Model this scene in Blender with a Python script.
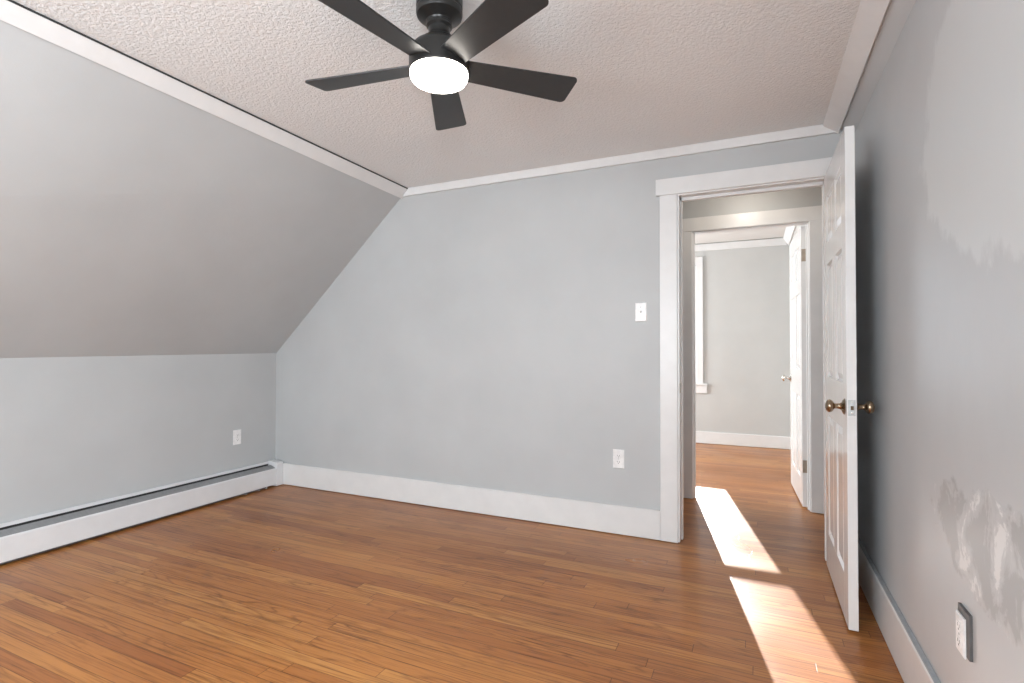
import bpy, bmesh, math, random
from mathutils import Vector, Matrix

for o in list(bpy.data.objects):
    bpy.data.objects.remove(o, do_unlink=True)
SC = bpy.context.scene
COL = SC.collection
R = math.radians
random.seed(7)

# ------------------------------------------------------------------ camera
YAW, PITCH, ROLL = 0.431553, 0.0159256, 0.00198264
cam_d = bpy.data.cameras.new('camera')
cam_d.sensor_width = 36.0
cam_d.lens = 36.0 * 526.47 / 1024
cam_d.clip_start = 0.02
cam = bpy.data.objects.new('camera', cam_d)
cam.location = (0, 0, 1.14)
cam.rotation_euler = (Matrix.Rotation(YAW, 3, 'Z') @ Matrix.Rotation(R(90) + PITCH, 3, 'X') @ Matrix.Rotation(ROLL, 3, 'Z')).to_euler()
COL.objects.link(cam)
SC.camera = cam

# ------------------------------------------------------------------ light
SC.view_settings.view_transform = 'Standard'
SC.view_settings.look = 'None'
SC.view_settings.gamma = 1
SC.view_settings.use_curve_mapping = False
SC.view_settings.exposure = -0.07
SC.cycles.max_bounces = 14
SC.cycles.diffuse_bounces = 10
SC.cycles.sample_clamp_indirect = 6

world = bpy.data.worlds.new('sky')
SC.world = world
world.use_nodes = True
wbg = world.node_tree.nodes['Background']
wbg.inputs[0].default_value = (0.80, 0.90, 1.0, 1)
wbg.inputs[1].default_value = 4.0

def lamp(name, kind, loc, energy, color=(1, 1, 1), direction=None, size=None, size_y=None, radius=None, spread=None):
    d = bpy.data.lights.new(name, kind)
    d.energy = energy
    d.color = color
    if size:
        d.shape = 'RECTANGLE'
        d.size = size
        d.size_y = size_y or size
    if radius is not None:
        d.shadow_soft_size = radius
    if spread is not None:
        d.spread = spread
    o = bpy.data.objects.new(name, d)
    o.location = loc
    if direction is not None:
        o.rotation_euler = Vector(direction).to_track_quat('-Z', 'Y').to_euler()
    COL.objects.link(o)
    return o

# low winter sun through the far room's window
SUN_SLOPE, SUN_TAN = 0.207, 0.345
sun = lamp('sun', 'SUN', (-2, 12, 5), 17.0, (1.0, 0.97, 0.94),
           (SUN_SLOPE, -1.0, -SUN_TAN * math.hypot(1, SUN_SLOPE)))
sun.data.angle = R(0.35)
# sky light through the front window; right and far lamps are added fill
lamp('daylight_front', 'AREA', (-1.45, -1.68, 1.35), 88, (0.92, 0.965, 1.0), (0, 1, 0.42), 1.2, 1.35)
lamp('fill_right', 'AREA', (0.57, -1.05, 1.35), 125, (0.91, 0.965, 1.0), (-1, 0.25, 0.22), 0.74, 1.3)  # added to brighten the knee wall and slope through a made-up opening
lamp('fill_far', 'AREA', (-3.72, 5.7, 1.45), 175, (0.94, 0.98, 1.0), (1, 0, 0), 1.3, 1.4)  # added to brighten the far room; its side window is made up
lamp('hall_lamp', 'POINT', (-0.06, 3.84, 2.26), 5.5, (1.0, 0.90, 0.78), radius=0.08)

# ------------------------------------------------------------------ helpers
def tag(o, label=None, cat=None, group=None, kind=None):
    if label: o['label'] = label
    if cat: o['category'] = cat
    if group: o['group'] = group
    if kind: o['kind'] = kind
    return o

def empty(name, loc=(0, 0, 0), rz=0.0):
    o = bpy.data.objects.new(name, None)
    o.location = loc
    o.rotation_euler = (0, 0, rz)
    o.empty_display_size = 0.1
    COL.objects.link(o)
    return o

def obj(name, bm, mat, parent=None, smooth=False, bevel=0.0, seg=2, flat_angle=35):
    bmesh.ops.recalc_face_normals(bm, faces=bm.faces[:])
    me = bpy.data.meshes.new(name)
    bm.to_mesh(me)
    bm.free()
    for m in (mat if isinstance(mat, (list, tuple)) else [mat]):
        me.materials.append(m)
    o = bpy.data.objects.new(name, me)
    COL.objects.link(o)
    if parent is not None:
        o.parent = parent
    if smooth:
        for p in me.polygons:
            p.use_smooth = True
        es = o.modifiers.new('edge_split', 'EDGE_SPLIT')
        es.split_angle = R(flat_angle)
    if bevel:
        b = o.modifiers.new('bevel', 'BEVEL')
        b.width = bevel
        b.segments = seg
        b.limit_method = 'ANGLE'
        b.angle_limit = R(40)
    return o

def box(bm, x0, x1, y0, y1, z0, z1, mi=0):
    v = [bm.verts.new((x, y, z)) for z in (z0, z1) for y in (y0, y1) for x in (x0, x1)]
    for f in ((0, 1, 3, 2), (4, 6, 7, 5), (0, 4, 5, 1), (2, 3, 7, 6), (0, 2, 6, 4), (1, 5, 7, 3)):
        bm.faces.new([v[i] for i in f]).material_index = mi
    return v

def prism(bm, prof, axis, a, b, mi=0):
    """extrude a closed 2-D profile along an axis; profile is (x,z) for 'Y', (y,z) for 'X', (x,y) for 'Z'"""
    def P(p, t):
        return {'Y': (p[0], t, p[1]), 'X': (t, p[0], p[1]), 'Z': (p[0], p[1], t)}[axis]
    A = [bm.verts.new(P(p, a)) for p in prof]
    B = [bm.verts.new(P(p, b)) for p in prof]
    n = len(prof)
    bm.faces.new(A).material_index = mi
    bm.faces.new(B[::-1]).material_index = mi
    for i in range(n):
        bm.faces.new((A[i], B[i], B[(i + 1) % n], A[(i + 1) % n])).material_index = mi

def loft(bm, prof, y0, y1, mi=0):
    """prof(y) -> closed (x,z) profile; lofted between two depths"""
    A = [bm.verts.new((p[0], y0, p[1])) for p in prof(y0)]
    B = [bm.verts.new((p[0], y1, p[1])) for p in prof(y1)]
    n = len(A)
    bm.faces.new(A).material_index = mi
    bm.faces.new(B[::-1]).material_index = mi
    for i in range(n):
        bm.faces.new((A[i], B[i], B[(i + 1) % n], A[(i + 1) % n])).material_index = mi

def lathe(bm, prof, origin=(0, 0, 0), axis=(0, 0, 1), n=48, mi=0):
    """prof: list of (radius, distance along axis)"""
    q = Vector((0, 0, 1)).rotation_difference(Vector(axis))
    o = Vector(origin)
    rings = []
    for r, t in prof:
        if r < 1e-6:
            rings.append([bm.verts.new(o + q @ Vector((0, 0, t)))])
        else:
            rings.append([bm.verts.new(o + q @ Vector((r * math.cos(2 * math.pi * k / n), r * math.sin(2 * math.pi * k / n), t))) for k in range(n)])
    for A, B in zip(rings, rings[1:]):
        if len(A) == 1 and len(B) == 1:
            continue
        for k in range(n):
            k2 = (k + 1) % n
            if len(A) == 1:
                f = bm.faces.new((A[0], B[k], B[k2]))
            elif len(B) == 1:
                f = bm.faces.new((A[k], B[0], A[k2]))
            else:
                f = bm.faces.new((A[k], B[k], B[k2], A[k2]))
            f.material_index = mi

# ------------------------------------------------------------------ materials
def mat(name):
    m = bpy.data.materials.new(name)
    m.use_nodes = True
    nt = m.node_tree
    b = nt.nodes['Principled BSDF']
    return m, nt, b

def N(nt, t, **kw):
    n = nt.nodes.new(t)
    for k, v in kw.items():
        if k.startswith('in_'):
            n.inputs[int(k[3:])].default_value = v
        else:
            setattr(n, k, v)
    return n

def L(nt, a, b):
    nt.links.new(a, b)

def ramp(nt, src, stops):
    r = nt.nodes.new('ShaderNodeValToRGB')
    e = r.color_ramp.elements
    while len(e) > len(stops):
        e.remove(e[-1])
    while len(e) < len(stops):
        e.new(0.5)
    for el, (p, c) in zip(e, stops):
        el.position = p
        el.color = (*c, 1) if len(c) == 3 else c
    L(nt, src, r.inputs[0])
    return r

def math_n(nt, op, a, b=None, c=None):
    n = nt.nodes.new('ShaderNodeMath')
    n.operation = op
    for i, v in enumerate((a, b, c)):
        if v is None:
            continue
        if isinstance(v, (int, float)):
            n.inputs[i].default_value = v
        else:
            L(nt, v, n.inputs[i])
    return n.outputs[0]

def mix(nt, fac, a, b, blend='MIX'):
    n = nt.nodes.new('ShaderNodeMix')
    n.data_type = 'RGBA'
    n.blend_type = blend
    for sock, v in ((n.inputs[0], fac), (n.inputs[6], a), (n.inputs[7], b)):
        if isinstance(v, (int, float)):
            sock.default_value = v
        elif isinstance(v, tuple):
            sock.default_value = (*v, 1)
        else:
            L(nt, v, sock)
    return n.outputs[2]

def position(nt):
    return nt.nodes.new('ShaderNodeNewGeometry').outputs['Position']

def noise(nt, vec, scale, detail=4, rough=0.55, dist=0.0):
    n = nt.nodes.new('ShaderNodeTexNoise')
    n.inputs['Scale'].default_value = scale
    n.inputs['Detail'].default_value = detail
    n.inputs['Roughness'].default_value = rough
    n.inputs['Distortion'].default_value = dist
    if vec is not None:
        L(nt, vec, n.inputs['Vector'])
    return n.outputs['Fac']

def bump(nt, b, height, strength, distance, prev=None):
    n = nt.nodes.new('ShaderNodeBump')
    n.inputs['Strength'].default_value = strength
    n.inputs['Distance'].default_value = distance
    L(nt, height, n.inputs['Height'])
    if prev is not None:
        L(nt, prev, n.inputs['Normal'])
    L(nt, n.outputs[0], b.inputs['Normal'])
    return n.outputs[0]

def mapped(nt, vec, scale=(1, 1, 1), loc=(0, 0, 0)):
    n = nt.nodes.new('ShaderNodeMapping')
    n.inputs['Scale'].default_value = scale
    n.inputs['Location'].default_value = loc
    L(nt, vec, n.inputs['Vector'])
    return n.outputs[0]

def paint_wall(name, c, rough=0.5):
    m, nt, b = mat(name)
    p = position(nt)
    n1 = noise(nt, p, 2.2, 3)
    col = ramp(nt, n1, [(0.3, tuple(x * 0.955 for x in c)), (0.7, tuple(x * 1.03 for x in c))])
    L(nt, col.outputs[0], b.inputs['Base Color'])
    b.inputs['Roughness'].default_value = rough
    n2 = noise(nt, p, 190, 3)
    n3 = noise(nt, p, 14, 4, 0.6)
    bb = bump(nt, b, n2, 0.16, 0.002)
    bump(nt, b, n3, 0.16, 0.006, bb)
    return m

WALL = paint_wall('wall_paint_grey', (0.465, 0.481, 0.487))
WALL_FAR = paint_wall('wall_paint_pale_grey', (0.50, 0.505, 0.495))

def paint_trim(name, c=(0.71, 0.715, 0.715), rough=0.32):
    m, nt, b = mat(name)
    p = position(nt)
    n1 = noise(nt, p, 9, 4)
    col = ramp(nt, n1, [(0.3, tuple(x * 0.95 for x in c)), (0.65, c)])
    L(nt, col.outputs[0], b.inputs['Base Color'])
    b.inputs['Roughness'].default_value = rough
    bump(nt, b, noise(nt, p, 60, 4), 0.07, 0.003)
    return m

TRIM = paint_trim('trim_paint_white')
DOORP = paint_trim('door_paint_white', (0.74, 0.745, 0.745), 0.16)
HEATP = paint_trim('heater_enamel_white', (0.70, 0.71, 0.725), 0.38)

def simple(name, c, rough=0.4, metal=0.0, grain=0.0):
    m, nt, b = mat(name)
    p = nt.nodes.new('ShaderNodeTexCoord').outputs['Object']
    col = ramp(nt, noise(nt, p, 40, 3), [(0.3, tuple(x * 0.9 for x in c)), (0.7, tuple(min(1, x * 1.06) for x in c))])
    L(nt, col.outputs[0], b.inputs['Base Color'])
    b.inputs['Roughness'].default_value = rough
    b.inputs['Metallic'].default_value = metal
    if grain:
        bump(nt, b, noise(nt, p, 250, 2), grain, 0.001)
    return m

BRONZE = simple('fan_dark_bronze', (0.020, 0.0195, 0.019), 0.33, 0.3)
BLADE = simple('fan_blade_charcoal', (0.024, 0.025, 0.026), 0.38, 0.0, 0.1)
BRASS = simple('antique_brass', (0.32, 0.24, 0.165), 0.24, 1.0)
HINGE = simple('hinge_tarnished', (0.38, 0.32, 0.26), 0.4, 0.7)
STEEL = simple('latch_steel', (0.45, 0.46, 0.46), 0.35, 0.8)
CHROME = simple('knob_satin_nickel', (0.55, 0.52, 0.48), 0.2, 1.0)
PLASTIC = simple('plate_white_plastic', (0.80, 0.80, 0.80), 0.3)
CAP_GREY = simple('cap_grey', (0.30, 0.32, 0.335), 0.6)
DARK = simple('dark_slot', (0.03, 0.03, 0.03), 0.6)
GREYBOX = simple('outlet_box_grey', (0.09, 0.09, 0.092), 0.55)
FIN = simple('aluminium_fin', (0.14, 0.145, 0.15), 0.45, 0.6)
DAMP = simple('damper_grey', (0.27, 0.275, 0.28), 0.4)
COPPER = simple('painted_pipe', (0.62, 0.60, 0.58), 0.4)

def ceiling_mat(name='ceiling_texture_paint', c=(0.80, 0.815, 0.82)):
    m, nt, b = mat(name)
    p = position(nt)
    n1 = noise(nt, p, 1.3, 2)
    col = ramp(nt, n1, [(0.3, tuple(x * 0.96 for x in c)), (0.7, c)])
    L(nt, col.outputs[0], b.inputs['Base Color'])
    b.inputs['Roughness'].default_value = 0.6
    n2 = noise(nt, p, 74, 4, 0.5, 0.5)
    r = ramp(nt, n2, [(0.36, (0, 0, 0)), (0.62, (1, 1, 1))])
    n3 = noise(nt, p, 210, 3)
    bb = bump(nt, b, r.outputs[0], 0.48, 0.005)
    bump(nt, b, n3, 0.25, 0.002, bb)
    return m
CEIL = ceiling_mat()
CEIL_FAR = paint_wall('ceiling_paint_far', (0.70, 0.695, 0.68), 0.6)

def floor_mat():
    m, nt, b = mat('oak_strip_floor')
    p = position(nt)
    sep = nt.nodes.new('ShaderNodeSeparateXYZ')
    L(nt, p, sep.inputs[0])
    X, Y = sep.outputs[0], sep.outputs[1]
    W = 0.057
    yr = math_n(nt, 'DIVIDE', Y, W)
    row = math_n(nt, 'FLOOR', yr)
    fy = math_n(nt, 'FRACT', yr)
    wn1 = nt.nodes.new('ShaderNodeTexWhiteNoise'); wn1.noise_dimensions = '1D'
    L(nt, row, wn1.inputs['W'])
    xs = math_n(nt, 'ADD', math_n(nt, 'DIVIDE', X, 1.25), math_n(nt, 'MULTIPLY', wn1.outputs['Value'], 17.3))
    col_i = math_n(nt, 'FLOOR', xs)
    fx = math_n(nt, 'FRACT', xs)
    cmb = nt.nodes.new('ShaderNodeCombineXYZ')
    L(nt, row, cmb.inputs[0]); L(nt, col_i, cmb.inputs[1])
    wn = nt.nodes.new('ShaderNodeTexWhiteNoise'); wn.noise_dimensions = '2D'
    L(nt, cmb.outputs[0], wn.inputs['Vector'])
    rid = wn.outputs['Value']
    base = ramp(nt, rid, [(0.0, (0.33, 0.118, 0.033)), (0.25, (0.385, 0.149, 0.041)), (0.55, (0.425, 0.172, 0.047)),
                          (0.82, (0.455, 0.194, 0.054)), (1.0, (0.50, 0.230, 0.068))])
    # grain coordinates: stretched along the board, shifted per board
    gx = math_n(nt, 'ADD', X, math_n(nt, 'MULTIPLY', rid, 31.0))
    gy = math_n(nt, 'ADD', Y, math_n(nt, 'MULTIPLY', rid, 13.0))
    g = nt.nodes.new('ShaderNodeCombineXYZ')
    L(nt, gx, g.inputs[0]); L(nt, gy, g.inputs[1]); L(nt, math_n(nt, 'MULTIPLY', rid, 9.0), g.inputs[2])
    fine = noise(nt, mapped(nt, g.outputs[0], (2.6, 115, 1)), 1.0, 5, 0.62)
    fr = ramp(nt, fine, [(0.33, (0.52, 0.44, 0.38)), (0.52, (1, 1, 1))])
    # cathedral figure: contour lines of a stretched noise
    ct = noise(nt, mapped(nt, g.outputs[0], (0.95, 10, 1)), 1.0, 2, 0.45)
    cl = math_n(nt, 'FRACT', math_n(nt, 'MULTIPLY', ct, 13.0))
    wr = ramp(nt, cl, [(0.0, (0.46, 0.38, 0.33)), (0.20, (0.97, 0.96, 0.95)), (0.8, (1, 1, 1)), (1.0, (0.62, 0.55, 0.50))])
    c1 = mix(nt, 0.85, base.outputs[0], fr.outputs[0], 'MULTIPLY')
    fig = ramp(nt, noise(nt, mapped(nt, g.outputs[0], (0.8, 3, 1)), 1.0, 2), [(0.40, (0.15, 0.15, 0.15)), (0.62, (0.85, 0.85, 0.85))])
    c2 = mix(nt, fig.outputs[0], c1, wr.outputs[0], 'MULTIPLY')
    # worn grey-brown scuffs
    k = noise(nt, mapped(nt, p, (2.6, 8, 1)), 1.0, 5, 0.65)
    kr = ramp(nt, k, [(0.60, (1, 1, 1)), (0.76, (0.46, 0.43, 0.42))])
    c3 = mix(nt, 0.75, c2, kr.outputs[0], 'MULTIPLY')
    big = noise(nt, mapped(nt, p, (0.9, 1.6, 1)), 1.0, 2)
    br = ramp(nt, big, [(0.35, (0.88, 0.85, 0.84)), (0.65, (1.06, 1.05, 1.02))])
    c4 = mix(nt, 1.0, c3, br.outputs[0], 'MULTIPLY')
    # seams
    dy = math_n(nt, 'MULTIPLY', math_n(nt, 'MINIMUM', fy, math_n(nt, 'SUBTRACT', 1.0, fy)), W)
    dx = math_n(nt, 'MULTIPLY', math_n(nt, 'MINIMUM', fx, math_n(nt, 'SUBTRACT', 1.0, fx)), 1.25)
    d = math_n(nt, 'MINIMUM', dy, dx)
    sr = ramp(nt, math_n(nt, 'MULTIPLY', d, 100.0), [(0.04, (0.24, 0.18, 0.15)), (0.20, (1, 1, 1))])
    c5 = mix(nt, 0.85, c4, sr.outputs[0], 'MULTIPLY')
    L(nt, c5, b.inputs['Base Color'])
    rr = ramp(nt, noise(nt, p, 2.5, 1), [(0.25, (0.27, 0.27, 0.27)), (0.75, (0.36, 0.36, 0.36))])
    L(nt, rr.outputs[0], b.inputs['Roughness'])
    b.inputs['Specular IOR Level'].default_value = 0.42
    b1 = bump(nt, b, sr.outputs[0], 0.25, 0.0015)
    bump(nt, b, fine, 0.06, 0.001, b1)
    return m
FLOOR = floor_mat()

def plaster_mat():
    """right wall: grey paint with smooth skim-coat streaks and a rough worn patch above the outlet"""
    m, nt, b = mat('wall_paint_patched_plaster')
    p = position(nt)
    sep = nt.nodes.new('ShaderNodeSeparateXYZ')
    L(nt, p, sep.inputs[0])
    Y, Z = sep.outputs[1], sep.outputs[2]
    def blob(cy, cz, ry, rz, nscale, namp, detail=5, stretch=(1, 1, 1)):
        dy = math_n(nt, 'DIVIDE', math_n(nt, 'SUBTRACT', Y, cy), ry)
        dz = math_n(nt, 'DIVIDE', math_n(nt, 'SUBTRACT', Z, cz), rz)
        r = math_n(nt, 'SQRT', math_n(nt, 'ADD', math_n(nt, 'POWER', math_n(nt, 'ABSOLUTE', dy), 2.0), math_n(nt, 'POWER', math_n(nt, 'ABSOLUTE', dz), 2.0)))
        nz = noise(nt, mapped(nt, p, stretch), nscale, detail, 0.6)
        v = math_n(nt, 'ADD', r, math_n(nt, 'MULTIPLY', math_n(nt, 'SUBTRACT', nz, 0.5), namp))
        return v
    base = (0.50, 0.52, 0.533)
    n1 = noise(nt, p, 2.0, 3)
    c0 = ramp(nt, n1, [(0.3, tuple(x * 0.96 for x in base)), (0.7, tuple(x * 1.03 for x in base))]).outputs[0]
    up = blob(1.27, 1.76, 0.76, 0.45, 6, 0.5, 5, (1, 1.4, 0.9))
    um = ramp(nt, up, [(0.93, (1, 1, 1)), (1.03, (0, 0, 0))]).outputs[0]
    lo = blob(1.50, 0.68, 0.44, 0.14, 8, 0.95, 5, (1, 1.1, 0.9))
    lm = ramp(nt, lo, [(0.91, (1, 1, 1)), (1.03, (0, 0, 0))]).outputs[0]
    c1 = mix(nt, um, c0, (0.575, 0.60, 0.61))
    flake = noise(nt, mapped(nt, p, (1, 1.1, 0.9)), 9, 6, 0.62, 0.4)
    fl = ramp(nt, flake, [(0.46, (0.36, 0.37, 0.375)), (0.50, (0.46, 0.475, 0.48)), (0.57, (0.52, 0.535, 0.54)), (0.60, (0.74, 0.75, 0.75))]).outputs[0]
    c2 = mix(nt, lm, c1, fl)
    L(nt, c2, b.inputs['Base Color'])
    rg = ramp(nt, noise(nt, p, 1.7, 1), [(0.25, (0.36, 0.36, 0.36)), (0.75, (0.46, 0.46, 0.46))]).outputs[0]
    L(nt, rg, b.inputs['Roughness'])
    h1 = noise(nt, mapped(nt, p, (1, 1.6, 0.9)), 3.5, 4, 0.5)
    b1 = bump(nt, b, h1, 0.22, 0.012)
    h2 = math_n(nt, 'ADD', um, math_n(nt, 'MULTIPLY', lm, math_n(nt, 'ADD', 0.5, flake)))
    bump(nt, b, h2, 0.35, 0.003, b1)
    return m
PLASTER = plaster_mat()

def glow_mat():
    m, nt, b = mat('lamp_opal_glass')
    tc = nt.nodes.new('ShaderNodeTexCoord').outputs['Object']
    col = ramp(nt, noise(nt, tc, 8, 2), [(0.3, (1.0, 0.93, 0.83)), (0.7, (1.0, 0.95, 0.87))]).outputs[0]
    b.inputs['Base Color'].default_value = (0.85, 0.84, 0.82, 1)
    b.inputs['Roughness'].default_value = 0.3
    L(nt, col, b.inputs['Emission Color'])
    b.inputs['Emission Strength'].default_value = 15.0
    return m
GLOW = glow_mat()

def pane_mat():
    m, nt, b = mat('window_glass')
    out = nt.nodes['Material Output']
    tr = nt.nodes.new('ShaderNodeBsdfTransparent')
    gl = nt.nodes.new('ShaderNodeBsdfGlossy')
    gl.inputs['Roughness'].default_value = 0.02
    fr = nt.nodes.new('ShaderNodeFresnel')
    fr.inputs['IOR'].default_value = 1.35
    mx = nt.nodes.new('ShaderNodeMixShader')
    L(nt, fr.outputs[0], mx.inputs[0]); L(nt, tr.outputs[0], mx.inputs[1]); L(nt, gl.outputs[0], mx.inputs[2])
    L(nt, mx.outputs[0], out.inputs['Surface'])
    return m
PANE = pane_mat()

# ------------------------------------------------------------------ room shell
XL, XR = -3.728, 0.478          # knee wall face, right wall face
YB, YF = 3.26, -1.60           # back wall face, wall behind the camera
ZC = 2.354                     # ceiling
KNEE = 1.108
XCL, XCR = -2.366, 0.350       # where the flat ceiling meets the slopes
def kn(y): return 1.108 - 0.0100 * (3.26 - y)      # the old knee line and ceiling edge run a touch out of true
def xl(y): return -3.728 + 0.018 * (3.26 - y)
def xc(y): return -2.366 + 0.008 * (3.26 - y)
ZR = 2.268                     # right wall meets its short slope
HB = 3.365                     # hall side of the back wall
HF = 4.274                      # hall side of the hall's far wall
FB = 4.345                     # far room side of that wall
YFAR = 6.86                    # far room's far wall
ZF = 2.455                     # far room's ceiling
XFR = 0.43                     # far room's right wall

def struct(name, bm, m, label, cat, bevel=0.0, parent=None):
    o = obj(name, bm, m, parent, bevel=bevel)
    return tag(o, label, cat, kind='structure')

bm = bmesh.new(); box(bm, -4.0, 1.7, YF - 0.2, YFAR + 0.3, -0.12, 0.0)
struct('floor', bm, FLOOR, 'honey brown oak strip floor running through the doorway', 'floor')

bm = bmesh.new(); box(bm, XCL - 0.005, XCR + 0.02, YF - 0.1, YB + 0.02, ZC, ZC + 0.12)
struct('ceiling', bm, CEIL, 'white stipple textured flat ceiling around the fan', 'ceiling')

bm = bmesh.new(); loft(bm, lambda y: [(xl(y), -0.02), (xl(y), KNEE), (XL - 0.12, KNEE), (XL - 0.12, -0.02)], YF - 0.1, YB + 0.02)
struct('wall_left', bm, WALL, 'low grey knee wall above the baseboard heater', 'wall')

bm = bmesh.new()
loft(bm, lambda y: [(xl(y), kn(y)), (xc(y), ZC), (xc(y) - 0.02, ZC + 0.14), (XL - 0.12, KNEE + 0.12), (XL - 0.12, kn(y))], YF - 0.1, YB + 0.02)
struct('ceiling_slope', bm, WALL, 'grey sloping ceiling between the knee wall and the flat ceiling', 'sloping ceiling')

bm = bmesh.new()
prism(bm, [(XR, -0.02), (XR, ZR), (XCR, ZC), (XCR + 0.05, ZC + 0.12), (XR + 0.13, ZC + 0.12), (XR + 0.13, -0.02)], 'Y', -0.66, YB + 0.02)
box(bm, XR, XR + 0.13, YF - 0.1, -0.66, -0.02, 0.70)
prism(bm, [(XR, 2.0), (XR, ZR), (XCR, ZC), (XCR + 0.05, ZC + 0.12), (XR + 0.13, ZC + 0.12), (XR + 0.13, 2.0)], 'Y', YF - 0.1, -0.66)
box(bm, XR, XR + 0.13, YF - 0.1, -1.44, 0.70, 2.0)  # unseen window opening left here, added for the right fill lamp
struct('wall_right', bm, PLASTER, 'grey wall with patched plaster behind the open door', 'wall')

DX0, DX1, DZ = -0.404, 0.352, 2.062      # main doorway clear opening
bm = bmesh.new()
box(bm, XL - 0.12, DX0 - 0.02, YB, HB, -0.02, 2.60)
box(bm, DX1 + 0.02, 1.55, YB, HB, -0.02, 2.60)
box(bm, DX0 - 0.02, DX1 + 0.02, YB, HB, DZ + 0.02, 2.60)
struct('wall_back', bm, WALL, 'grey end wall with the doorway, switch and outlet', 'wall')

# wall behind the camera with its two window openings
bm = bmesh.new()
zs0, zs1 = 0.68, 2.02
xs = [XL - 0.12, -2.05, -0.85, XR + 0.13]
for i in range(3):
    if i == 1:
        box(bm, xs[i], xs[i + 1], YF - 0.1, YF, -0.02, zs0)
        box(bm, xs[i], xs[i + 1], YF - 0.1, YF, zs1, 2.6)
    else:
        box(bm, xs[i], xs[i + 1], YF - 0.1, YF, -0.02, 2.6)
struct('wall_front', bm, WALL, 'grey wall behind the viewpoint with a window opening', 'wall')

# hall between the two doorways
bm = bmesh.new(); box(bm, -1.7, 1.55, HB, HF, ZC, ZC + 0.1)
struct('ceiling_hall', bm, CEIL_FAR, 'white ceiling of the narrow hall past the doorway', 'ceiling')
bm = bmesh.new(); box(bm, -1.8, -1.7, HB - 0.05, HF + 0.05, -0.02, 2.5)
struct('wall_hall_left', bm, WALL, 'grey left end wall of the narrow hall', 'wall')
bm = bmesh.new(); box(bm, 1.5, 1.6, HB - 0.05, HF + 0.05, -0.02, 2.5)
struct('wall_hall_right', bm, WALL, 'grey right end wall of the narrow hall', 'wall')
EX0, EX1, EZ = -0.428, 0.350, 2.050      # second doorway clear opening
bm = bmesh.new()
box(bm, -3.9, EX0 - 0.018, HF, FB, -0.02, 2.62)
box(bm, EX1 + 0.018, 1.6, HF, FB, -0.02, 2.62)
box(bm, EX0 - 0.018, EX1 + 0.018, HF, FB, EZ + 0.018, 2.62)
struct('wall_hall', bm, WALL, 'grey hall wall above and around the second doorway', 'wall')

# far room
WX0, WX1, WZ0, WZ1 = -1.46, -0.648, 0.735, 2.20
bm = bmesh.new()
box(bm, -3.9, WX0, YFAR, YFAR + 0.14, -0.02, 2.62)
box(bm, WX1, XFR + 0.15, YFAR, YFAR + 0.14, -0.02, 2.62)
box(bm, WX0, WX1, YFAR, YFAR + 0.14, -0.02, WZ0)
box(bm, WX0, WX1, YFAR, YFAR + 0.14, WZ1, 2.62)
struct('wall_far', bm, WALL_FAR, 'pale grey far wall seen through both doorways', 'wall')
bm = bmesh.new(); box(bm, -3.9, 0.36, FB, YFAR, ZF, ZF + 0.12)
struct('ceiling_far', bm, CEIL_FAR, 'white ceiling of the far room', 'ceiling')
bm = bmesh.new(); prism(bm, [(XFR, -0.02), (XFR, 2.28), (0.318, ZF), (0.36, 2.6), (0.55, 2.6), (0.55, -0.02)], 'Y', FB, YFAR + 0.1)
struct('wall_far_right', bm, WALL_FAR, 'pale grey right wall of the far room behind its door', 'wall')
bm = bmesh.new()
box(bm, -3.9, -3.76, FB, 5.0, -0.02, 2.6); box(bm, -3.9, -3.76, 6.4, YFAR, -0.02, 2.6)
box(bm, -3.9, -3.76, 5.0, 6.4, -0.02, 0.7); box(bm, -3.9, -3.76, 5.0, 6.4, 2.2, 2.6)  # opening in this unseen wall, added for the far fill lamp
struct('wall_far_left', bm, WALL_FAR, 'pale grey left wall of the far room', 'wall')

# ------------------------------------------------------------------ cornices and baseboards
def slope_board(bm, A, B, thick, y0, y1, side):
    """flat board lying on a slope; A lower edge, B upper edge (x,z), thick into the room"""
    dx, dz = B[0] - A[0], B[1] - A[1]
    l = math.hypot(dx, dz)
    n = (dz / l * thick * side, -dx / l * thick * side)
    prism(bm, [A, B, (B[0] + n[0], B[1] + n[1]), (A[0] + n[0], A[1] + n[1])], 'Y', y0, y1)

GAP = 0.0009
def on_left(z, y=YB): return (xl(y) + (z - kn(y)) / (ZC - kn(y)) * (xc(y) - xl(y)), z)
def left_board(y, za, zb, off):
    A, B = on_left(za, y), on_left(zb, y)
    dx, dz = B[0] - A[0], B[1] - A[1]
    l = math.hypot(dx, dz)
    n = (dz / l * off, -dx / l * off)
    return [A, B, (B[0] + n[0], B[1] + n[1]), (A[0] + n[0], A[1] + n[1])]
def zlow(y): return 2.294 + 0.0035 * (YB - y)
bm = bmesh.new()
loft(bm, lambda y: left_board(y, zlow(y), ZC - GAP, 0.016), YF, YB - 0.001)
loft(bm, lambda y: left_board(y, ZC - GAP, ZC + 0.003, 0.013), YF, YB - 0.001, 1)  # dark strip that paints in the shadow of the ceiling gap
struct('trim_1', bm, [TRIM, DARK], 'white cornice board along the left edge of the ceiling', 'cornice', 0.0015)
bm = bmesh.new()
prism(bm, [(on_left(2.296)[0] + 0.012, 2.296), (0.43, 2.300), (XCR - 0.005, ZC - GAP), (XCL + 0.012, ZC - GAP)], 'Y', YB - 0.018, YB)
box(bm, XCL + 0.012, XCR - 0.006, YB - 0.0145, YB, ZC - GAP, ZC + 0.002, 1)  # same painted gap shadow along the back cornice
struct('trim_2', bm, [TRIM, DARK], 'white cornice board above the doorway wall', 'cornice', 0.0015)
def on_right(z): return (XR + (z - ZR) / (ZC - ZR) * (XCR - XR), z)
bm = bmesh.new(); slope_board(bm, on_right(2.307), on_right(ZC - GAP), 0.016, YF, YB - 0.001, -1)
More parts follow.
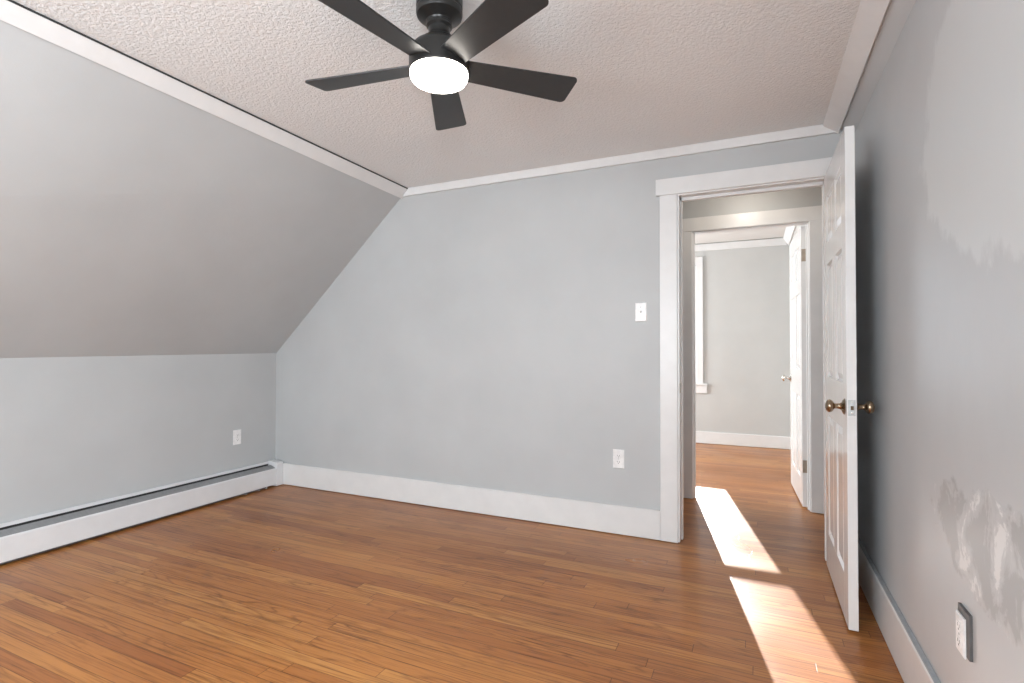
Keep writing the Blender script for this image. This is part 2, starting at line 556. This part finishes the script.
slope_board(bm, on_right(ZC - GAP), on_right(ZC + 0.003), 0.013, YF, YB - 0.001, -1)
struct('trim_3', bm, TRIM, 'white cornice board along the right edge of the ceiling', 'cornice', 0.0015)

bm = bmesh.new(); box(bm, XL + 0.110, -0.516, YB - 0.018, YB, 0.004, 0.179)
struct('baseboard_back', bm, TRIM, 'tall white baseboard under the outlet on the end wall', 'baseboard', 0.003)
bm = bmesh.new()
prism(bm, [(XR, 0.004), (XR - 0.019, 0.004), (XR - 0.019, 0.184), (XR - 0.016, 0.190), (XR, 0.190)], 'Y', YF, YB - 0.02)
prism(bm, [(XR, 0.1895), (XR - 0.0165, 0.1895), (XR - 0.014, 0.193), (XR - 0.003, 0.196), (XR, 0.196)], 'Y', YF, YB - 0.02, 1)  # cap in a darker grey than the board below
struct('baseboard_right', bm, [TRIM, CAP_GREY], 'white baseboard with a moulded cap along the patched wall', 'baseboard', 0.0015)

bm = bmesh.new(); box(bm, -3.7, XFR, YFAR - 0.018, YFAR, 0.003, 0.145)
struct('baseboard_far', bm, TRIM, 'white baseboard on the far wall through both doorways', 'baseboard', 0.003)
bm = bmesh.new(); box(bm, XFR - 0.016, XFR, FB + 0.09, YFAR - 0.02, 0.003, 0.145)
struct('baseboard_far_right', bm, TRIM, 'white baseboard behind the open door of the far room', 'baseboard', 0.003)
bm = bmesh.new(); box(bm, -3.7, 0.345, YFAR - 0.018, YFAR, 2.362, ZF - 0.012)
struct('trim_4', bm, TRIM, 'white cornice on the far wall through both doorways', 'cornice', 0.0015)
bm = bmesh.new(); slope_board(bm, (0.378, 2.362), (0.322, ZF - 0.006), 0.016, FB, YFAR - 0.001, -1)
struct('trim_5', bm, TRIM, 'white cornice along the right edge of the far ceiling', 'cornice', 0.0015)

# ------------------------------------------------------------------ doorway frames
t = empty('trim_6', (0, 0, 0))
tag(t, 'white casing and jambs of the near doorway', 'door casing', kind='structure')
bm = bmesh.new(); box(bm, -0.515, -0.415, YB - 0.020, YB, 0.004, 2.070)
obj('side_casing', bm, TRIM, t, bevel=0.002)
bm = bmesh.new(); box(bm, 0.366, XR - 0.001, YB - 0.020, YB, 0.004, 2.070)
obj('side_casing', bm, TRIM, t, bevel=0.002)
bm = bmesh.new(); box(bm, -0.538, XR - 0.001, YB - 0.026, YB, 2.070, 2.168)
obj('head_casing', bm, TRIM, t, bevel=0.003)
bm = bmesh.new()
box(bm, DX0 - 0.018, DX0, YB - 0.008, HB + 0.004, 0.006, DZ)
box(bm, DX0, DX0 + 0.010, YB + 0.045, YB + 0.080, 0.006, DZ)
obj('jamb', bm, TRIM, t, bevel=0.0015)
bm = bmesh.new()
box(bm, DX1, DX1 + 0.018, YB - 0.008, HB + 0.004, 0.006, DZ)
box(bm, DX1 - 0.010, DX1, YB + 0.045, YB + 0.080, 0.006, DZ)
obj('jamb', bm, TRIM, t, bevel=0.0015)
bm = bmesh.new()
box(bm, DX0 - 0.018, DX1 + 0.018, YB - 0.008, HB + 0.004, DZ, DZ + 0.02)
box(bm, DX0, DX1, YB + 0.045, YB + 0.080, DZ - 0.018, DZ)
obj('head_jamb', bm, TRIM, t, bevel=0.0015)
bm = bmesh.new(); box(bm, DX0 - 0.0005, DX0 + 0.0012, YB + 0.004, YB + 0.032, 0.885, 0.942)
tag(obj('strike_plate', bm, BRASS, t), 'small dark brass strike plate')

t = empty('trim_7', (0, 0, 0))
tag(t, 'white casing and jambs of the second doorway past the hall', 'door casing', kind='structure')
bm = bmesh.new(); box(bm, -0.535, EX0 - 0.006, HF - 0.022, HF, 0.004, EZ + 0.006)
obj('side_casing', bm, TRIM, t, bevel=0.002)
bm = bmesh.new(); box(bm, EX1 + 0.007, EX1 + 0.112, HF - 0.022, HF, 0.004, EZ + 0.006)
obj('side_casing', bm, TRIM, t, bevel=0.002)
bm = bmesh.new(); box(bm, -0.545, EX1 + 0.125, HF - 0.026, HF, EZ + 0.006, EZ + 0.108)
obj('head_casing', bm, TRIM, t, bevel=0.002)
bm = bmesh.new(); box(bm, EX0 - 0.018, EX0, HF - 0.006, FB + 0.004, 0.004, EZ)
box(bm, EX0, EX0 + 0.010, HF + 0.03, HF + 0.055, 0.004, EZ)
obj('jamb', bm, TRIM, t, bevel=0.0015)
bm = bmesh.new(); box(bm, EX1, EX1 + 0.018, HF - 0.006, FB + 0.004, 0.004, EZ)
box(bm, EX1 - 0.010, EX1, HF + 0.03, HF + 0.055, 0.004, EZ)
obj('jamb', bm, TRIM, t, bevel=0.0015)
bm = bmesh.new(); box(bm, EX0 - 0.018, EX1 + 0.018, HF - 0.006, FB + 0.004, EZ, EZ + 0.018)
obj('head_jamb', bm, TRIM, t, bevel=0.0015)
for sx in (EX0 - 0.11, EX1 + 0.004):
    bm = bmesh.new(); box(bm, sx, sx + 0.105, FB, FB + 0.02, 0.004, EZ + 0.006)
    obj('side_casing', bm, TRIM, t, bevel=0.002)
bm = bmesh.new(); box(bm, EX0 - 0.12, EX1 + 0.115, FB, FB + 0.02, EZ + 0.006, EZ + 0.106)
obj('head_casing', bm, TRIM, t, bevel=0.002)

# ------------------------------------------------------------------ six-panel doors
def field(bm, x0, x1, z0, z1, y, d, inset, rise):
    """raised panel field: y recessed plane, d = direction out of the door"""
    A = [(x0, z0), (x1, z0), (x1, z1), (x0, z1)]
    g = 0.006
    rings = []
    for ins, h in ((0.0, 0.0095), (g, 0.0), (g + 0.004, 0.0), (g + inset, rise)):
        B = [(x0 + ins, z0 + ins), (x1 - ins, z0 + ins), (x1 - ins, z1 - ins), (x0 + ins, z1 - ins)]
        rings.append([bm.verts.new((p[0], y + d * h, p[1])) for p in B])
    for P, Q in zip(rings, rings[1:]):
        for k in range(4):
            bm.faces.new((P[k], P[(k + 1) % 4], Q[(k + 1) % 4], Q[k]))
    bm.faces.new(rings[-1])

def panel_door(bm, W, H, T=0.035):
    """leaf in local space: x 0..W from the hinge, y 0..T, z 0..H"""
    rec = 0.0115
    st, mu = 0.108, 0.10
    zz = [(0.19, 0.79), (0.985, 1.555), (1.665, 1.905)]
    k = H / 2.03
    zz = [(a * k, b * k) for a, b in zz]
    xs = [(st, (W - mu) / 2), ((W + mu) / 2, W - st)]
    box(bm, 0.001, W - 0.001, rec, T - rec, 0.001, H - 0.001)
    box(bm, 0, st, 0, T, 0, H)
    box(bm, W - st, W, 0, T, 0, H)
    edges = [0] + [e for p in zz for e in p] + [H]
    for i in range(0, len(edges), 2):
        box(bm, st, W - st, 0, T, edges[i], edges[i + 1])
    for a, b in zz:
        box(bm, xs[0][1], xs[1][0], 0, T, a, b)
        for x0, x1 in xs:
            field(bm, x0, x1, a, b, rec, -1, 0.030, 0.009)
            field(bm, x0, x1, a, b, T - rec, 1, 0.030, 0.009)

KNOB = [(0, 0), (0.031, 0), (0.032, 0.003), (0.027, 0.007), (0.016, 0.011), (0.0115, 0.018), (0.0105, 0.030), (0.013, 0.037),
        (0.021, 0.041), (0.026, 0.047), (0.0275, 0.054), (0.0255, 0.061), (0.020, 0.066), (0.011, 0.069), (0, 0.070)]

def fit_door(root, W, z, T, kmat):
    """knob pair, latch plate and bolt"""
    for d, y in ((-1, 0.0), (1, T)):
        bm = bmesh.new()
        lathe(bm, KNOB, (W - 0.064, y, z), (0, d, 0), 32)
        kb = obj('doorknob', bm, kmat, root, smooth=True, flat_angle=50)
        tag(kb, 'round metal doorknob')
        bm = bmesh.new()
        lathe(bm, [(0, 0), (0.034, 0), (0.0345, 0.002), (0.031, 0.0045), (0.02, 0.0075), (0, 0.008)], (W - 0.064, y, z), (0, d, 0), 32)
        obj('rosette', bm, kmat, kb, smooth=True, flat_angle=50)

# near door: opened flat against the right, hinged on the right jamb
D1 = 0.718
bm = bmesh.new(); panel_door(bm, D1, 2.046)
door1 = obj('door_1', bm, DOORP, None, bevel=0.0012, seg=1)
# local x points from hinge towards the room (-Y); local y points to +X
door1.matrix_world = Matrix.Translation((0.3400, 3.2360, 0.012)) @ Matrix(((0, 1, 0, 0), (-1, 0, 0, 0), (0, 0, 1, 0), (0, 0, 0, 1)))
tag(door1, 'white six panel door standing wide open beside the patched wall', 'door', kind='structure')
fit_door(door1, D1, 0.895, 0.035, BRASS)
bm = bmesh.new()
box(bm, D1 - 0.0005, D1 + 0.0015, 0.0045, 0.0305, 0.863, 0.928)
lp = obj('latch_plate', bm, STEEL, door1, bevel=0.0008)
tag(lp, 'steel latch plate on the door edge')
bm = bmesh.new()
prism(bm, [(D1, 0.0115), (D1 + 0.010, 0.0225), (D1, 0.0245)], 'Z', 0.887, 0.903)
tag(obj('latch_bolt', bm, BRASS, lp), 'brass latch bolt')
for zz in (0.873, 0.917):
    bm = bmesh.new(); lathe(bm, [(0.0035, 0), (0.0035, 0.0008), (0, 0.0012)], (D1 + 0.0014, 0.018, zz), (1, 0, 0), 12)
    obj('screw', bm, CHROME, lp)
for zz in (0.25, 1.0, 1.78):
    bm = bmesh.new(); lathe(bm, [(0, 0), (0.006, 0), (0.006, 0.09), (0, 0.09)], (-0.003, 0.040, zz), (0, 0, 1), 12)
    obj('hinge', bm, HINGE, door1, smooth=True)

# far door: hinged on the right jamb of the second doorway, swung into the far room
D2 = 0.738
bm = bmesh.new(); panel_door(bm, D2, 2.032)
door2 = obj('door_2', bm, DOORP, None, bevel=0.0012, seg=1)
ang = R(92.65)
# local x runs to +Y, local y to -X ... outer (left) face is y = T
door2.matrix_world = Matrix.Translation((0.3455, 4.350, 0.012)) @ Matrix.Rotation(ang, 4, 'Z')
tag(door2, 'white six panel door open inside the far room', 'door', kind='structure')
fit_door(door2, D2, 0.895, 0.035, CHROME)
for zz in (0.245, 1.775):
    bm = bmesh.new()
    box(bm, -0.0015, 0.0005, 0.002, 0.033, zz, zz + 0.09)
    h = obj('hinge', bm, HINGE, door2)
    tag(h, 'tarnished brass hinge leaf')
    bm = bmesh.new(); lathe(bm, [(0, -0.003), (0.006, -0.002), (0.006, 0.092), (0, 0.093)], (-0.004, -0.006, zz), (0, 0, 1), 12)
    obj('hinge_barrel', bm, HINGE, h, smooth=True)

# ------------------------------------------------------------------ far room window
w = empty('window_1', (0, 0, 0))
tag(w, 'white framed window at the left of the far wall', 'window', kind='structure')
bm = bmesh.new()
box(bm, WX1, WX1 + 0.076, YFAR - 0.022, YFAR, WZ0, WZ1 + 0.09)
box(bm, WX0 - 0.070, WX0, YFAR - 0.022, YFAR, WZ0, WZ1 + 0.09)
box(bm, WX0, WX1, YFAR - 0.022, YFAR, WZ1, WZ1 + 0.09)
obj('casing', bm, TRIM, w, bevel=0.002)
bm = bmesh.new(); box(bm, WX0 - 0.115, WX1 + 0.122, YFAR - 0.040, YFAR + 0.03, WZ0 - 0.024, WZ0)
obj('sill', bm, TRIM, w, bevel=0.004)
bm = bmesh.new(); box(bm, WX0 - 0.095, WX1 + 0.120, YFAR - 0.020, YFAR, WZ0 - 0.118, WZ0 - 0.024)
obj('apron', bm, TRIM, w, bevel=0.002)
zm = 1.400
for (za, zb, yy) in ((WZ0, zm + 0.019, YFAR + 0.035), (zm - 0.019, WZ1, YFAR + 0.075)):
    bm = bmesh.new()
    box(bm, WX0, WX0 + 0.035, yy, yy + 0.032, za, zb); box(bm, WX1 - 0.036, WX1, yy, yy + 0.032, za, zb)
    box(bm, WX0 + 0.035, WX1 - 0.036, yy, yy + 0.032, za, za + (0.052 if za == WZ0 else 0.036)); box(bm, WX0 + 0.035, WX1 - 0.036, yy, yy + 0.032, zb - 0.036, zb)
    s = obj('sash', bm, TRIM, w, bevel=0.002)
    bm = bmesh.new(); box(bm, WX0 + 0.03, WX1 - 0.030, yy + 0.014, yy + 0.018, za + 0.03, zb - 0.03)
    obj('pane', bm, PANE, s)

# ------------------------------------------------------------------ ceiling fan
FX, FY = -0.969, 1.508
fan = empty('ceiling_fan', (FX, FY, ZC))
tag(fan, 'dark bronze five blade ceiling fan with a lit round lamp', 'ceiling fan')
z0 = -ZC   # fan parts use heights above the floor
def zl(prof): return [(r, z - ZC) for r, z in prof]
bm = bmesh.new()
lathe(bm, zl([(0, 2.354), (0.0785, 2.354), (0.0785, 2.302), (0.0765, 2.299), (0.0765, 2.295), (0.0785, 2.292), (0.0785, 2.280), (0.076, 2.273), (0.069, 2.268), (0.054, 2.261), (0.0455, 2.254), (0.0435, 2.249), (0, 2.249)]), n=64)
obj('canopy', bm, BRONZE, fan, smooth=True, flat_angle=28)
bm = bmesh.new()
lathe(bm, zl([(0, 2.250), (0.042, 2.250), (0.044, 2.247), (0.044, 2.238), (0.0405, 2.234), (0.037, 2.231), (0.0365, 2.216), (0.041, 2.205), (0.051, 2.194), (0.063, 2.186), (0.064, 2.180), (0, 2.180)]), n=64)
obj('neck', bm, BRONZE, fan, smooth=True, flat_angle=28)
bm = bmesh.new()
lathe(bm, zl([(0, 2.182), (0.066, 2.182), (0.072, 2.176), (0.088, 2.166), (0.098, 2.154), (0.1015, 2.142), (0.1015, 2.084), (0.099, 2.080), (0.097, 2.080), (0.097, 2.084), (0, 2.084)]), n=64)
obj('motor_housing', bm, BRONZE, fan, smooth=True, flat_angle=28)
bm = bmesh.new()
lathe(bm, zl([(0, 2.086), (0.0955, 2.086), (0.0975, 2.080), (0.0980, 2.072), (0.0965, 2.062), (0.091, 2.054), (0.078, 2.048), (0.055, 2.0445), (0.028, 2.043), (0, 2.0425)]), n=64)
tag(obj('lamp_diffuser', bm, GLOW, fan, smooth=True, flat_angle=60), 'glowing white round lamp glass')

def blade_mesh():
    bm = bmesh.new()
    r0, r1, w0, w1, th = 0.085, 0.495, 0.047, 0.067, 0.006
    pts = [(r0, -w0)]
    rc = 0.018
    for k in range(7):       # rounded outer corners
        a = -math.pi / 2 + k / 6 * math.pi / 2
        pts.append((r1 - rc + rc * math.cos(a), -w1 + rc + rc * math.sin(a)))
    for k in range(7):
        a = k / 6 * math.pi / 2
        pts.append((r1 - rc + rc * math.cos(a), w1 - rc + rc * math.sin(a)))
    pts.append((r0, w0))
    prism(bm, pts, 'Z', -th / 2, th / 2)
    return bm
blade0 = None
for k in range(5):
    if blade0 is None:
        blade0 = obj('blade', blade_mesh(), BLADE, fan, bevel=0.0015)
        bl = blade0
    else:
        bl = blade0.copy(); COL.objects.link(bl); bl.parent = fan
    bl.matrix_local = Matrix.Translation((0, 0, 2.104 - ZC)) @ Matrix.Rotation(R(44.5 + 72 * k), 4, 'Z') @ Matrix.Rotation(-0.213, 4, 'X')

# ------------------------------------------------------------------ baseboard heater
ht = empty('baseboard_heater', (XL, 0, 0))
tag(ht, 'long white metal baseboard heater along the low left wall', 'heater')
ht.rotation_euler = (0, 0, 0.018)
ht.location.x = -3.72 + 0.018 * 3.26
ht.scale = (1.3, 1, 1)
HY0, HY1 = -0.55, 3.185
bm = bmesh.new()     # back plate with its forward lip, inner face coloured dark for the slot's shade
prism(bm, [(0.0005, 0.012), (0.003, 0.012), (0.003, 0.188), (0.024, 0.186), (0.024, 0.191), (0.003, 0.200), (0.0005, 0.200)], 'Y', HY0, HY1)
box(bm, 0.003, 0.0045, HY0, HY1, 0.014, 0.192, 1)
obj('back_plate', bm, [HEATP, DARK], ht)
bm = bmesh.new()     # folded front panel
prism(bm, [(0.0755, 0.022), (0.078, 0.020), (0.078, 0.146), (0.073, 0.153), (0.072, 0.1515), (0.0755, 0.145)], 'Y', HY0, HY1)
obj('front_panel', bm, HEATP, ht)
bm = bmesh.new()     # kick strip under the panel
prism(bm, [(0.005, 0.008), (0.072, 0.008), (0.074, 0.019), (0.072, 0.020), (0.069, 0.011), (0.005, 0.011)], 'Y', HY0, HY1 - 0.11)
tag(obj('lower_rail', bm, FIN, ht), 'dark grey lower rail')
bm = bmesh.new()     # damper louvre with ribs seen in the slot
prism(bm, [(0.026, 0.172), (0.071, 0.1495), (0.072, 0.151), (0.027, 0.174)], 'Y', HY0, HY1)
for q in range(5):
    x = 0.030 + q * 0.008
    zc = 0.174 - (x - 0.027) / 0.045 * 0.023
    prism(bm, [(x, zc - 0.0005), (x + 0.0035, zc - 0.0025), (x + 0.0040, zc + 0.0008), (x + 0.0006, zc + 0.0028)], 'Y', HY0, HY1)
tag(obj('damper', bm, DAMP, ht), 'grey ribbed damper inside the slot')
bm = bmesh.new()     # finned element
lathe(bm, [(0, 0), (0.010, 0), (0.010, HY1 - HY0), (0, HY1 - HY0)], (0.038, HY0, 0.080), (0, 1, 0), 12)
y = HY0 + 0.05
while y < HY1 - 0.2:
    box(bm, 0.012, 0.064, y, y + 0.0006, 0.050, 0.112)
    y += 0.02
tag(obj('heating_element', bm, FIN, ht), 'metal finned heating tube')
bm = bmesh.new()     # end cap at the corner
prism(bm, [(0.0005, 0.004), (0.081, 0.004), (0.081, 0.184), (0.074, 0.198), (0.0005, 0.206)], 'Y', HY1 - 0.012, YB - 0.020)
obj('end_cap', bm, HEATP, ht, bevel=0.002)
for yy in (2.90, 3.02, 3.09):
    bm = bmesh.new()
    lathe(bm, [(0, 0), (0.008, 0), (0.008, 0.05), (0, 0.05)], (0.060, yy, 0.0), (0, 0, 1), 12)
    tag(obj('pipe_stub', bm, COPPER, ht), 'short pale pipe under the heater')

# ------------------------------------------------------------------ switch and outlets
def wall_device(name, loc, normal, w=0.070, h=0.115):
    """Empty whose local x is across the plate, y out of the wall, z up"""
    e = empty(name, loc)
    nrm = Vector(normal)
    e.rotation_euler = (0, 0, math.atan2(nrm.y, nrm.x) - math.pi / 2)
    return e

def plate(root, out=0.0, w=0.070, h=0.115):
    """screwless face plate with a bevelled rim"""
    bm = bmesh.new()
    A = [(-w / 2, -h / 2), (w / 2, -h / 2), (w / 2, h / 2), (-w / 2, h / 2)]
    i = 0.005
    B = [(-w / 2 + i, -h / 2 + i), (w / 2 - i, -h / 2 + i), (w / 2 - i, h / 2 - i), (-w / 2 + i, h / 2 - i)]
    v0 = [bm.verts.new((x, out + 0.0003, z)) for x, z in A]
    v1 = [bm.verts.new((x, out + 0.0035, z)) for x, z in A]
    v2 = [bm.verts.new((x, out + 0.006, z)) for x, z in B]
    bm.faces.new(v0); bm.faces.new(v2)
    for P, Q in ((v0, v1), (v1, v2)):
        for k in range(4):
            bm.faces.new((P[k], P[(k + 1) % 4], Q[(k + 1) % 4], Q[k]))
    return obj('cover_plate', bm, PLASTIC, root)

def outlet(loc, normal, label, out=0.0, w=0.070, h=0.115):
    e = wall_device('electrical_outlet', loc, normal)
    tag(e, label, 'outlet', 'electrical outlets')
    plate(e, out, w, h)
    for dz in (-0.0195, 0.0195):
        bm = bmesh.new()
        pr = []
        for k in range(24):
            a = 2 * math.pi * k / 24
            pr.append((0.0168 * math.cos(a), dz + max(-0.0125, min(0.0125, 0.0168 * math.sin(a)))))
        A = [bm.verts.new((x, out + 0.0055, z)) for x, z in pr]
        B = [bm.verts.new((x, out + 0.0072, z)) for x, z in pr]
        bm.faces.new(A); bm.faces.new(B)
        for k in range(24):
            bm.faces.new((A[k], A[(k + 1) % 24], B[(k + 1) % 24], B[k]))
        rc = obj('receptacle', bm, PLASTIC, e)
        bm = bmesh.new()
        box(bm, -0.0075, -0.0053, out + 0.0070, out + 0.0074, dz - 0.003, dz + 0.006)
        box(bm, 0.0053, 0.0075, out + 0.0070, out + 0.0074, dz - 0.002, dz + 0.006)
        lathe(bm, [(0, 0), (0.0026, 0), (0.0026, 0.0004), (0, 0.0004)], (0, out + 0.0070, dz - 0.0075), (0, 1, 0), 12)
        tag(obj('slots', bm, DARK, rc), 'dark plug slots')
    bm = bmesh.new(); lathe(bm, [(0, 0), (0.003, 0), (0.0027, 0.0012), (0, 0.0015)], (0, out + 0.0058, 0), (0, 1, 0), 12)
    obj('screw', bm, STEEL, e)
    return e

outlet((xl(2.883) + 0.0008, 2.883, 0.446), (1, 0, 0), 'white duplex outlet on the low left wall above the heater')
outlet((-0.770, YB, 0.465), (0, -1, 0), 'white duplex outlet on the end wall left of the doorway')
o3 = outlet((XR, 1.688, 0.427), (-1, 0, 0), 'white outlet standing proud of the patched right wall', 0.007, 0.058, 0.097)
bm = bmesh.new(); box(bm, -0.050, 0.028, 0.0003, 0.0072, -0.042, 0.068)
tag(obj('back_box', bm, GREYBOX, o3), 'dark grey box behind the plate')

sw = wall_device('light_switch', (-0.631, YB, 1.373), (0, -1, 0))
tag(sw, 'white toggle light switch on the wall left of the doorway', 'light switch')
plate(sw)
bm = bmesh.new(); box(bm, -0.0055, 0.0055, 0.0055, 0.0068, -0.0125, 0.0125)
obj('toggle_frame', bm, PLASTIC, sw)
bm = bmesh.new(); prism(bm, [(0.006, -0.006), (0.019, 0.004), (0.019, 0.009), (0.006, 0.008)], 'X', -0.004, 0.004)
obj('toggle', bm, PLASTIC, sw, bevel=0.001)
for dz in (-0.030, 0.030):
    bm = bmesh.new(); lathe(bm, [(0, 0), (0.003, 0), (0.0027, 0.0012), (0, 0.0015)], (0, 0.0058, dz), (0, 1, 0), 12)
    obj('screw', bm, STEEL, sw)
